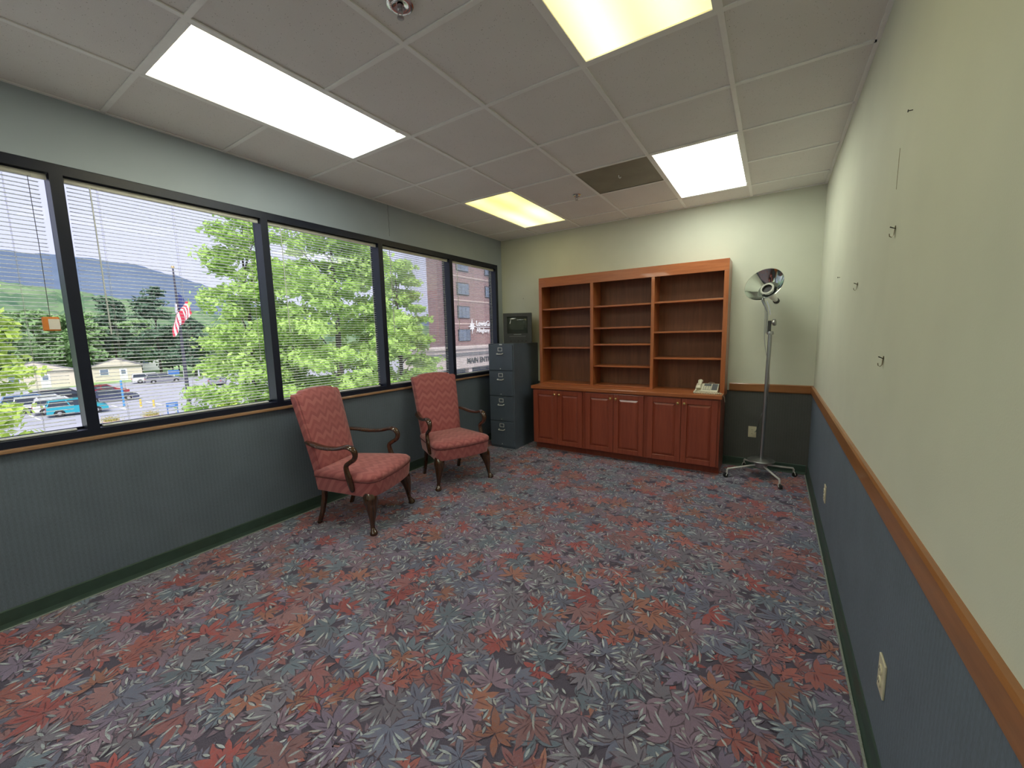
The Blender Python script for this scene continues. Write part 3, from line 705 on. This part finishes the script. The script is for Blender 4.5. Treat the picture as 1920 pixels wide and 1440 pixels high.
for loc, ax, lab in (((W, 1.916, 2.171), (-1, 0, 0), 'small dark nail high on the right wall'), ((W, 3.465, 1.795), (-1, 0, 0), 'small dark nail on the right wall near the corner'), ((.361, D, 1.963), (0, -1, 0), 'small dark nail in the end wall above the television')):
    MB().lathe([(.0015, -.01), (.0015, .010), (.0045, .011), (.0045, .013), (.001, .0135)], 8, (0, 0, 0), ax).build('nail', 'nail_dark', None, True, loc, label=lab, category='nail')
MB().sweep([(W-.0004, 2.05+.001*k, 2.10-.035*k) for k in range(5)], .0009, 5).build('scratch', 'hook_brass', wr)

# ================================================================== outdoors
gm = MB(); gm.box(-110, -6, -60, 140, GZ-.3, GZ); gm.build('parking_lot', 'asphalt', label='grey asphalt parking lot', kind='structure')
gm = MB(); gm.box(-900, -90, -300, 500, GZ-.35, GZ+.04); gm.build('lawn', 'grass', label='grass beyond the parking lot', kind='structure')
gm = MB().box(-42.2, -6, -20, 24, GZ-.2, GZ+.12); gm.build('forecourt', 'concrete_pale', label='concrete forecourt below the windows, made pale to bounce daylight up', kind='structure')  # paving made pale so daylight bounces up to the ceiling
gm = MB().box(-42.7, -42.2, -20, 24, GZ-.2, GZ+.16); gm.build('kerb', 'kerb', label='pale kerb at the edge of the parking lot', kind='structure')
gm = MB(); gm.box(-44, -6, 33, 37, GZ-.2, GZ+.10); gm.build('driveway_island', 'grass', label='grass island before the entrance canopy', kind='structure')
lm = MB()
for k in range(9): lm.box(-57, -51.2, -8+k*2.9, -7.88+k*2.9, GZ, GZ+.012)
lm.build('parking_lines', 'line_white', label='white painted parking bay lines', kind='structure')

def hill(name, mat, r0, r1, prof, label, jit, na=160, nr=26, seed=3):
    rg = np.random.default_rng(seed); az = np.linspace(28, 128, na); pk = np.interp(az, [p[0] for p in prof], [p[1] for p in prof])
    V = []; F = []
    for i in range(na):
        for j in range(nr):
            t_ = j/(nr-1); r = r0+(r1-r0)*t_; s_ = math.sin(min(1, t_*1.25)*math.pi/2)
            z = GZ-1+(r1*.8*math.tan(R_(pk[i]))+1.47-GZ+1)*s_**1.3 + (rg.uniform(-jit, jit) if 0 < j else 0)
            a = R_(az[i]); V.append((3.3-r*math.sin(a), r*math.cos(a), z))
    for i in range(na-1):
        for j in range(nr-1): a = i*nr+j; F.append((a, a+nr, a+nr+1, a+1))
    me = bpy.data.meshes.new(name); me.from_pydata(V, [], F)
    for p in me.polygons: p.use_smooth = True
    link(name, me, mat, label=label, kind='structure')
hill('far_ridge', 'hill_far_haze', 900, 2600, [(28, 2), (58, 2.5), (64, 4), (69.4, 6.3), (72.5, 7.4), (75.4, 8.2), (79, 8.5), (84, 8.5), (100, 8), (128, 6)], 'mountain ridge under the sky, coloured blue grey for haze', 4)
hill('near_hill', 'hill_green', 190, 520, [(28, 1), (55, 1.5), (66, 2.4), (72, 3.6), (78, 4.8), (84, 5.6), (100, 6), (128, 5)], 'wooded green hillside below the mountain ridge', 2.6, 220, 40, 5)

def leaves(name, mat, parent, clumps, n, size, flat=.5, seed=1):
    """crown: n small leaf quads spread through ellipsoid clumps (x, y, z, r, rz)"""
    rg = np.random.default_rng(seed); cl_ = np.array(clumps); wgt = cl_[:, 3]**2; idx = rg.choice(len(cl_), n, p=wgt/wgt.sum())
    d = rg.normal(size=(n, 3)); d /= np.linalg.norm(d, axis=1)[:, None]; rad = np.where(rg.random(n) < .7, rg.uniform(.35, 1.05, n)**.6, rg.uniform(1., 1.8, n))
    P = cl_[idx, :3]+d*rad[:, None]*np.stack([cl_[idx, 3], cl_[idx, 3], cl_[idx, 4]], 1)
    nr = d*flat+rg.normal(size=(n, 3))*.5+np.array([0, 0, .35]); nr /= np.linalg.norm(nr, axis=1)[:, None]
    a = np.cross(nr, rg.normal(size=(n, 3))); a /= np.linalg.norm(a, axis=1)[:, None]; b = np.cross(nr, a)
    s_ = size*rg.uniform(.6, 1.3, n)[:, None]; a *= s_; b *= s_*.55
    V = np.stack([P-a, P+b*.9, P+a, P-b*.9], 1).reshape(-1, 3); F = np.arange(4*n).reshape(-1, 4)
    me = bpy.data.meshes.new(name); me.from_pydata(V.tolist(), [], F.tolist())
    return link(name, me, mat, parent)
def polar(az, d, z=GZ): return (3.3-d*math.sin(R_(az)), d*math.cos(R_(az)), z)
def tree(label, loc, h, zc0, rfun, mat, nleaf, size, nclump, seed, flatness=.45, group=None, name='tree', cl_r=(.10, .19)):
    rg = np.random.default_rng(seed); o = thing(name, label, 'tree', loc, group=group)
    cls = []; R0 = max(rfun(u) for u in (0, .2, .4, .6, .8))
    for k in range(nclump):
        u = rg.uniform(0, 1)**.9; z = zc0+(h-zc0)*u; a = rg.uniform(0, 6.283); r = rfun(u)*rg.uniform(.35, 1.)
        q = R0*rg.uniform(*cl_r)*(1.15-.5*u); cls.append((r*math.cos(a), r*math.sin(a), z, q, q*flatness))
    cr_ = leaves('crown', mat, o, cls, nleaf, size, seed=seed)
    m = MB(); b = .012*h+.04
    m.sweep([(0, 0, 0), (.02*h*.2, .01, zc0), (.0, .03*h*.3, zc0+(h-zc0)*.5), (.02*h*.2, 0, h*.93)], [b, b*.8, b*.5, b*.12], 8, up=(1, 0, 0)); m.build('trunk', 'bark', o, True)
    m = MB()
    for c in cls[::max(1, nclump//16)]: m.sweep([(0, 0, max(zc0*.9, c[2]-.12*h)), (c[0]*.5, c[1]*.5, c[2]-.05*h), (c[0], c[1], c[2])], [b*.22, b*.13, b*.06], 5, up=(1, 0, 0))
    m.build('branches', 'bark', o)
    return o
G1 = 'leafy trees just outside the windows'
tree('large bright green tree filling the middle window', polar(56.5, 18.5), 12.6, 3.0, lambda u: 3.5*(1-.55*u**1.4)*(.75+.25*min(1, u*4)), 'leaf_bright', 42000, .11, 300, 11, group=G1)
tree('bright green tree right of the flagpole', polar(66.0, 19.5), 11.6, 1.2, lambda u: 2.6*(1-.78*u)+.25, 'leaf_bright', 26000, .11, 220, 12, group=G1)
tree('green tree in front of the brick hospital wing', polar(48.7, 21), 10.6, 1.6, lambda u: 2.35*(1-.62*u**1.3), 'leaf_bright', 22000, .11, 200, 13, group=G1)
tree('lime green tree at the left edge of the view', polar(87.6, 16), 8.7, 1.0, lambda u: 1.9*(1-.7*u**1.5), 'leaf_lime', 20000, .10, 160, 14, group=G1)
tree('low sapling under the right window', polar(51.0, 17.5), 4.4, .6, lambda u: 1.0*(1-.6*u), 'leaf_bright', 3500, .10, 30, 15, group=G1)
tree('low leafy shrub at the foot of the flagpole', polar(68.5, 33), 3.3, .2, lambda u: 2.2*(1-.7*u), 'leaf_lime', 5000, .15, 40, 16, group=G1)
G2 = 'trees beyond the parking lot'
for k, (az, d, h, r, mt, lab) in enumerate(((74.3, 109, 18.0, 4.8, 'leaf_pine', 'tallest dark pine behind the flagpole'), (77.6, 113, 15.6, 4.4, 'leaf_pine', 'dark pine left of the flagpole'), (71.4, 100, 12.2, 3.8, 'leaf_pine', 'dark pine right of the flagpole'),
        (80.2, 108, 12., 4.4, 'leaf_mid', 'grey green tree behind the left beige house'), (82.8, 110, 12.5, 5., 'leaf_mid', 'broad green tree far left beyond the houses'), (86, 100, 12, 5., 'leaf_mid', 'green tree at the far left margin of the lot'),
        (75.8, 125, 11.5, 5., 'leaf_mid', 'round green tree between the two pines'), (79., 130, 13.0, 6., 'leaf_mid', 'wide green tree behind the small houses'), (69.3, 112, 10.5, 4.5, 'leaf_mid', 'green tree behind the parked silver van'),
        (66.5, 120, 11, 5., 'leaf_mid', 'green tree beyond the red car'), (72.8, 118, 9.5, 4., 'leaf_pine', 'short dark evergreen by the lot edge'), (63.5, 125, 12, 5.5, 'leaf_mid', 'green tree hidden behind the near foliage'))):
    con = mt == 'leaf_pine'
    tree(lab, polar(az, d), h, h*.16 if con else h*.25, (lambda u, r=r: r*(1-.8*u)+.3) if con else (lambda u, r=r: r*math.sqrt(max(.05, 1-(2*u-.9)**2*.8))), mt, 4200, .42, 60, 40+k, .4 if con else .6, G2, 'pine_tree' if con else 'tree', (.18, .3))

# cars
def car(label, loc, rz, paint, kind='suv', L=4.4):
    o = thing('car', label, 'car', loc, rz, group='cars in the parking lot')          # local +x forward
    w = .9; sv = kind != 'sedan'
    low = [(-L/2, .32), (-L/2+.03, .62), (-L/2+.02, .92 if sv else .86), (-L/2+.5, .98 if sv else .95), (L*.18, .96 if sv else .92), (L/2-.5, .90 if sv else .80), (L/2-.06, .74 if sv else .66), (L/2, .5), (L/2-.04, .30)]
    r = .335 if sv else .315
    def arch(cx): return [(cx+(r+.06)*math.cos(a), .30+(r+.06)*math.sin(a)*.95) for a in np.linspace(0, math.pi, 7)]
    wx = (L*.295, -L*.30)
    prof = low + [(x, z) for x, z in [(wx[0]+r+.06, .26)]+arch(wx[0])+arch(wx[1])+[(-L/2+.06, .28)]]
    m = MB(); m.prism([(x, z) for x, z in prof], 'y', -w, w); m.build('body', paint, o)
    if kind == 'sedan': gh = [(-L*.40, .93), (-L*.22, 1.36), (L*.04, 1.40), (L*.22, .92)]
    elif kind == 'van': gh = [(-L*.485, .96), (-L*.46, 1.62), (L*.12, 1.66), (L*.34, .92)]
    else: gh = [(-L*.485, .96), (-L*.43, 1.52), (L*.06, 1.56), (L*.25, .94)]
    t1 = w-.20
    m = MB(); A = [(x, -(w-.04) if z < 1 else -t1, z) for x, z in gh]; B = [(x, -y, z) for x, y, z in A]; m.loft([A, B]); g = m.build('glasshouse', 'car_glass', o)
    rf = [gh[1], gh[2]]; MB().prism([(rf[0][0]-.05, rf[0][1]-.05), (rf[0][0], rf[0][1]+.04), (rf[1][0], rf[1][1]+.04), (rf[1][0]+.08, rf[1][1]-.05)], 'y', -t1-.02, t1+.02).build('roof', paint, o)
    for s in (-1, 1):
        m = MB()
        for (xa, za), (xb, zb) in ((gh[0], gh[1]), ((gh[0][0]*.5+gh[3][0]*.5, gh[0][1]), (gh[1][0]*.5+gh[2][0]*.5, gh[1][1])), (gh[3], gh[2])):
            m.sweep([(xa, s*(w-.03), za), (xb, s*(t1+.01), zb)], .05, 4)
        m.build('pillars', paint, o)
        for x in wx:
            wh = MB().lathe([(.1, -.11), (r-.03, -.11), (r, -.08), (r, .08), (r-.03, .11), (.1, .11)], 18, (x, s*(w-.13), r), (0, 1, 0)).build('wheel', 'tyre', o)
            MB().lathe([(.02, .135), (.12, .125), (r*.62, .112), (r*.64, .10)], 12, (x, s*(w-.14), r), (0, s, 0)).build('hubcap', 'hub', wh)
        MB().box(L/2-.14, L/2-.015, s*(w-.22)-.14, s*(w-.22)+.16, .56, .68, .02).build('headlight', 'lamp_clear', o)
        MB().box(-L/2-.012, -L/2+.10, s*(w-.14)-.10, s*(w-.14)+.10, .66, .90, .02).build('tail_light', 'lamp_red', o)
    MB().box(-L/2-.05, -L/2+.03, -w+.08, w-.08, .34, .54, .02).build('bumper', 'car_black' if sv else paint, o)
    return o
car('teal compact suv in the nearest row of the lot', (-53.0, 9.15, GZ), R_(84), 'car_teal', 'suv', 4.1)
car('white station suv parked just behind the teal car', (-58.3, 8.0, GZ), R_(84), 'car_white', 'van', 4.5)
car('small white hatchback partly hidden by the teal car', (-55.9, 8.6, GZ), R_(84), 'car_white', 'suv', 3.9)
car('navy sedan right of the teal car', (-61.6, 13.4, GZ), R_(80), 'car_navy', 'sedan', 4.7)
car('blue suv at the back of the white cars', (-63.0, 7.6, GZ), R_(84), 'car_blue', 'suv', 4.4)
car('dark suv with pale wheel arches behind the white suv', (-66.5, 10.6, GZ), R_(84), 'car_black', 'suv', 4.6)
car('silver sedan in the rear row on the left', (-69.5, 9.3, GZ), R_(84), 'car_silver', 'sedan', 4.5)
car('red car half hidden behind the navy sedan', (-70.0, 14.6, GZ), R_(84), 'car_red', 'sedan', 4.5)
car('white minivan near the far edge of the lot', (-86.0, 23.6, GZ), R_(80), 'car_white', 'van', 4.8)
car('grey station wagon in front of the white minivan', (-82.5, 24.4, GZ), R_(80), 'car_grey', 'suv', 4.9)
car('dark car with red lights beside the green tree', (-69.5, 27.2, GZ), R_(150), 'car_grey', 'sedan', 4.5)

# houses beyond the lot
def house(label, loc, rz, L, dp, hw, hr):
    o = thing('house', label, 'house', loc, rz)          # front is local -y
    MB().box(-L/2, L/2, 0, dp, 0, hw).build('walls', 'house_beige', o)
    MB().prism([(-L/2-.3, hw-.05), (L/2+.3, hw-.05), (L/2+.3, hw+.05), (0, hw+hr), (-L/2-.3, hw+.05)], 'y', -.3, dp+.3).build('roof', 'house_roof', o)
    MB().prism([(-L/2, hw), (L/2, hw), (0, hw+hr-.15)], 'y', -.31, -.28).build('gable', 'house_beige', o)
    for x in (-L*.25,):
        f = MB().box(x-.6, x+.6, -.06, 0, 1.2, 2.3).build('window', 'house_trim', o); MB().box(x-.5, x+.5, -.08, -.05, 1.28, 2.22).build('pane', 'far_glass', f)
    dd = MB().box(L*.12-.5, L*.12+.5, -.06, 0, .1, 2.2).build('door', 'house_trim', o); MB().box(L*.12-.3, L*.12+.3, -.08, -.05, 1.3, 2.0).build('pane', 'far_glass', dd)
house('small beige house with a white door near the flagpole', (-95.5, 21.6, GZ), R_(76), 6.6, 6, 2.7, 1.4)
house('long beige house behind the parked cars on the left', (-92.5, 11.6, GZ), R_(84), 8.4, 6, 2.7, 1.5)
o = thing('house', 'pale distant house between the pine trunks', 'house', (-128, 30.5, GZ), R_(76))
MB().box(-6, 6, 0, 6, 0, 4.6).build('walls', 'house_trim', o); MB().prism([(-6.4, 4.5), (6.4, 4.5), (5, 6.6), (-5, 6.6)], 'y', -.4, 6.4).build('roof', 'house_roof', o)
for x in (-3.5, 0, 3.5):
    f = MB().box(x-.6, x+.6, -.06, 0, 1.6, 3.2).build('window', 'house_roof', o); MB().box(x-.5, x+.5, -.08, -.05, 1.7, 3.1).build('pane', 'far_glass', f)

# flagpole
fp = thing('flagpole', 'tall dark flagpole at the edge of the lot', 'flagpole', (-42.6, 14.66, GZ))
MB().lathe([(.26, 0), (.26, .1), (.17, .15), (.15, 3), (.11, 9), (.06, 13.3), (.05, 13.35)], 12).build('pole', 'pole_dark', fp, True)
MB().sphere((0, 0, 13.45), .14).build('finial', 'brass', fp, True)
def flag():
    nu, nv = 30, 18; V, F, UV = [], [], []
    # limp flag: hoist on the pole, the fly falls in two folds either side of it
    for i in range(nu+1):
        u = i/nu
        for j in range(nv+1):
            v = j/nv; top = 11.25-(1-v)*1.9
            fold = math.sin(v*math.pi*2.2+.3)
            drop = u*2.2+.10*math.sin(v*9)
            side = (v-.45)*1.25*(u**.55)
            bk_ = -.55 if (u < .42 and v > .42) else 0.
            V.append((.26+.16*fold*u**.6+bk_, (-.10 if v < .5 else .22)+side*1.1+.10*math.sin(u*7+v*5)*u, top-drop*(1-.15*v)))
            UV.append((u, v))
    for i in range(nu):
        for j in range(nv): a = i*(nv+1)+j; F.append((a, a+nv+1, a+nv+2, a+1))
    me = bpy.data.meshes.new('flag'); me.from_pydata(V, [], F); ul = me.uv_layers.new()
    for lp_ in me.loops: ul.data[lp_.index].uv = UV[lp_.vertex_index]
    for p in me.polygons: p.use_smooth = True
    return link('flag', me, 'flag_cloth', None, (-42.6, 14.66, GZ), label='limp red and white striped flag hanging on the pole', category='flag')
flag()

# small things in the lot
for (x, y, lab) in ((-42.9, 9.3, 'dry yellow shrub in a planter left of the blue sign'), (-43.0, 11.95, 'dry yellow shrub in a planter right beside the blue sign')):
    p = thing('planter', lab, 'planter', (x, y, GZ), group='planters on the kerb')
    MB().lathe([(.45, 0), (.55, .28), (.50, .30), (.45, .26)], 16).build('tub', 'brick_lower', p)
    leaves('shrub', 'leaf_dry', p, [(0, 0, .36, .52, .24), (.2, .1, .38, .34, .2), (-.2, -.1, .38, .34, .2)], 900, .06)
s = thing('sign_board', 'small blue sign on two legs beside the flagpole', 'sign', (-43.4, 13.6, GZ), R_(95))
MB().box(-.45, .45, -.03, .03, .65, 1.15, .01).build('board', 'sign_blue', s)
for k in (-.38, .38): MB().box(k-.03, k+.03, -.03, .03, 0, .66).build('leg', 'sign_blue', s)
for k in (.98, .86): MB().box(-.28, .2, -.035, -.03, k-.014, k+.014).build('print_line', 'sign_white', s)
for (x, y, h, mt, lab) in ((-53.6, 12.6, 2.9, 'post_blue', 'blue sign post right of the teal car'), (-52.3, 13.6, .85, 'post_yellow', 'yellow bollard right of the blue sign post'), (-50.6, 14.2, .85, 'post_yellow', 'yellow bollard farther right along the painted line')):
    p = thing('bollard' if h < 1 else 'sign_post', lab, 'post', (x, y, GZ))
    MB().lathe([(.09, 0), (.09, h-.05), (.05, h)], 10).build('post', mt, p)
    MB().lathe([(.16, 0), (.16, .06), (.09, .07)], 10).build('foot', 'kerb', p)
for k in range(5):
    p = thing('marker_post', ('first', 'second', 'third', 'fourth', 'fifth')[k]+' white marker post from the left at the far lot edge', 'post', (-89.2, 27+k*2.3, GZ), group='white marker posts')
    MB().lathe([(.12, 0), (.12, 1.5), (.05, 1.58)], 8).build('post', 'line_white', p); MB().lathe([(.2, 0), (.2, .08), (.12, .1)], 8).build('foot', 'kerb', p)
s = thing('sign_board', 'far blue parking sign above the grey station wagon', 'sign', (-88.6, 27.6, GZ), R_(80))
MB().box(-.8, .8, -.03, .03, .9, 1.7, .01).build('board', 'sign_blue', s); MB().box(-.05, .05, -.03, .03, 0, .92).build('leg', 'line_white', s)

# brick hospital wing on the right
BX, BY0 = -38.7, 47.5
h_ = thing('brick_building', 'tall reddish brick hospital wing seen through the right windows', 'building', (BX, BY0, GZ))
HB = 21.; MB().box(-4.7, 0, 0, 60, 0, HB).build('wall', 'brick_wall', h_)
MB().box(-4.9, .2, -.2, 60, HB, HB+.5).build('parapet', 'concrete_light', h_)
for zc in (8.9, 5.25, 1.6, 12.6):
    z = zc-GZ
    for y0, y1 in ((1.6, 4.6), (9.0, 10.4), (11.6, 14.4), (16.8, 18.2), (20, 23)):
        if zc < 6 and y0 > 2 and y0 < 18: continue
        f = MB().box(0, .12, y0, y1, z-.95, z+.95).build('window', 'frame_dark', h_)
        n_ = max(2, int((y1-y0)/.95)); st = (y1-y0-.1)/n_
        for k in range(n_): MB().box(.12, .15, y0+.08+k*st, y0+st+k*st, z-.86, z+.86).build('pane', 'far_glass', f)
for zc in (7.1, 3.4, 10.8): MB().box(0, .06, 0, 60, zc-GZ-.12, zc-GZ+.12).build('band_course', 'brick_lower', h_)
def text(s, size, mat, parent, loc, name, ext=.05):
    cu = bpy.data.curves.new('tmp', 'FONT'); cu.body = s; cu.size = size; cu.extrude = ext; cu.offset = size*.012
    o = bpy.data.objects.new('tmp', cu); col.objects.link(o); dg = bpy.context.evaluated_depsgraph_get()
    me = bpy.data.meshes.new_from_object(o.evaluated_get(dg)); bpy.data.objects.remove(o)
    q = link(name, me, mat, parent, loc); q.rotation_euler = (R_(90), 0, R_(90)); return q
sg = thing('hospital_sign', 'white starburst emblem and lettering on the brick wing', 'sign', (BX+.1, 53.4, 3.0))
st = []
for k in range(16):
    a = math.pi/2+k*math.pi/8; r = (1.25 if k == 0 or k == 8 else .95 if k % 4 == 0 else .78) if k % 2 == 0 else .42
    st.append((-.9+r*math.cos(a), r*math.sin(a)))
MB().prism(st, 'x', 0, .12).build('starburst', 'sign_white', sg)
text('LewisGale', 1.25, 'sign_white', sg, (.06, .15, .12), 'lettering'); text('Alleghany', .95, 'sign_white', sg, (.06, .25, -.95), 'lettering')
MB().box(0, .1, .15, 6.2, -.16, -.08).build('rule', 'sign_white', sg)
en = thing('entrance_canopy', 'pale entrance canopy with dark lettering below the brick wing', 'canopy', (-32.7, 37.4, GZ))
MB().box(-5.8, 0, 0, 40, 2.2, 4.9).build('fascia', 'concrete_light', en); MB().box(-5.8, .15, -.15, 40, 4.0, 4.35).build('dark_band', 'house_roof', en)
MB().box(-5.8, .25, -.2, 40, 4.9, 5.15).build('coping', 'concrete_light', en)
for k in range(6): MB().box(-.9, -.2, 1+k*6, 1.7+k*6, 0, 2.2).build('column', 'concrete_light', en)
MB().box(-5.6, -5.4, .5, 40, .1, 2.2).build('glass_front', 'far_glass', en)
text('MAIN ENTRANCE', 1.05, 'sign_dark', en, (.06, 6.3, 2.85), 'lettering')
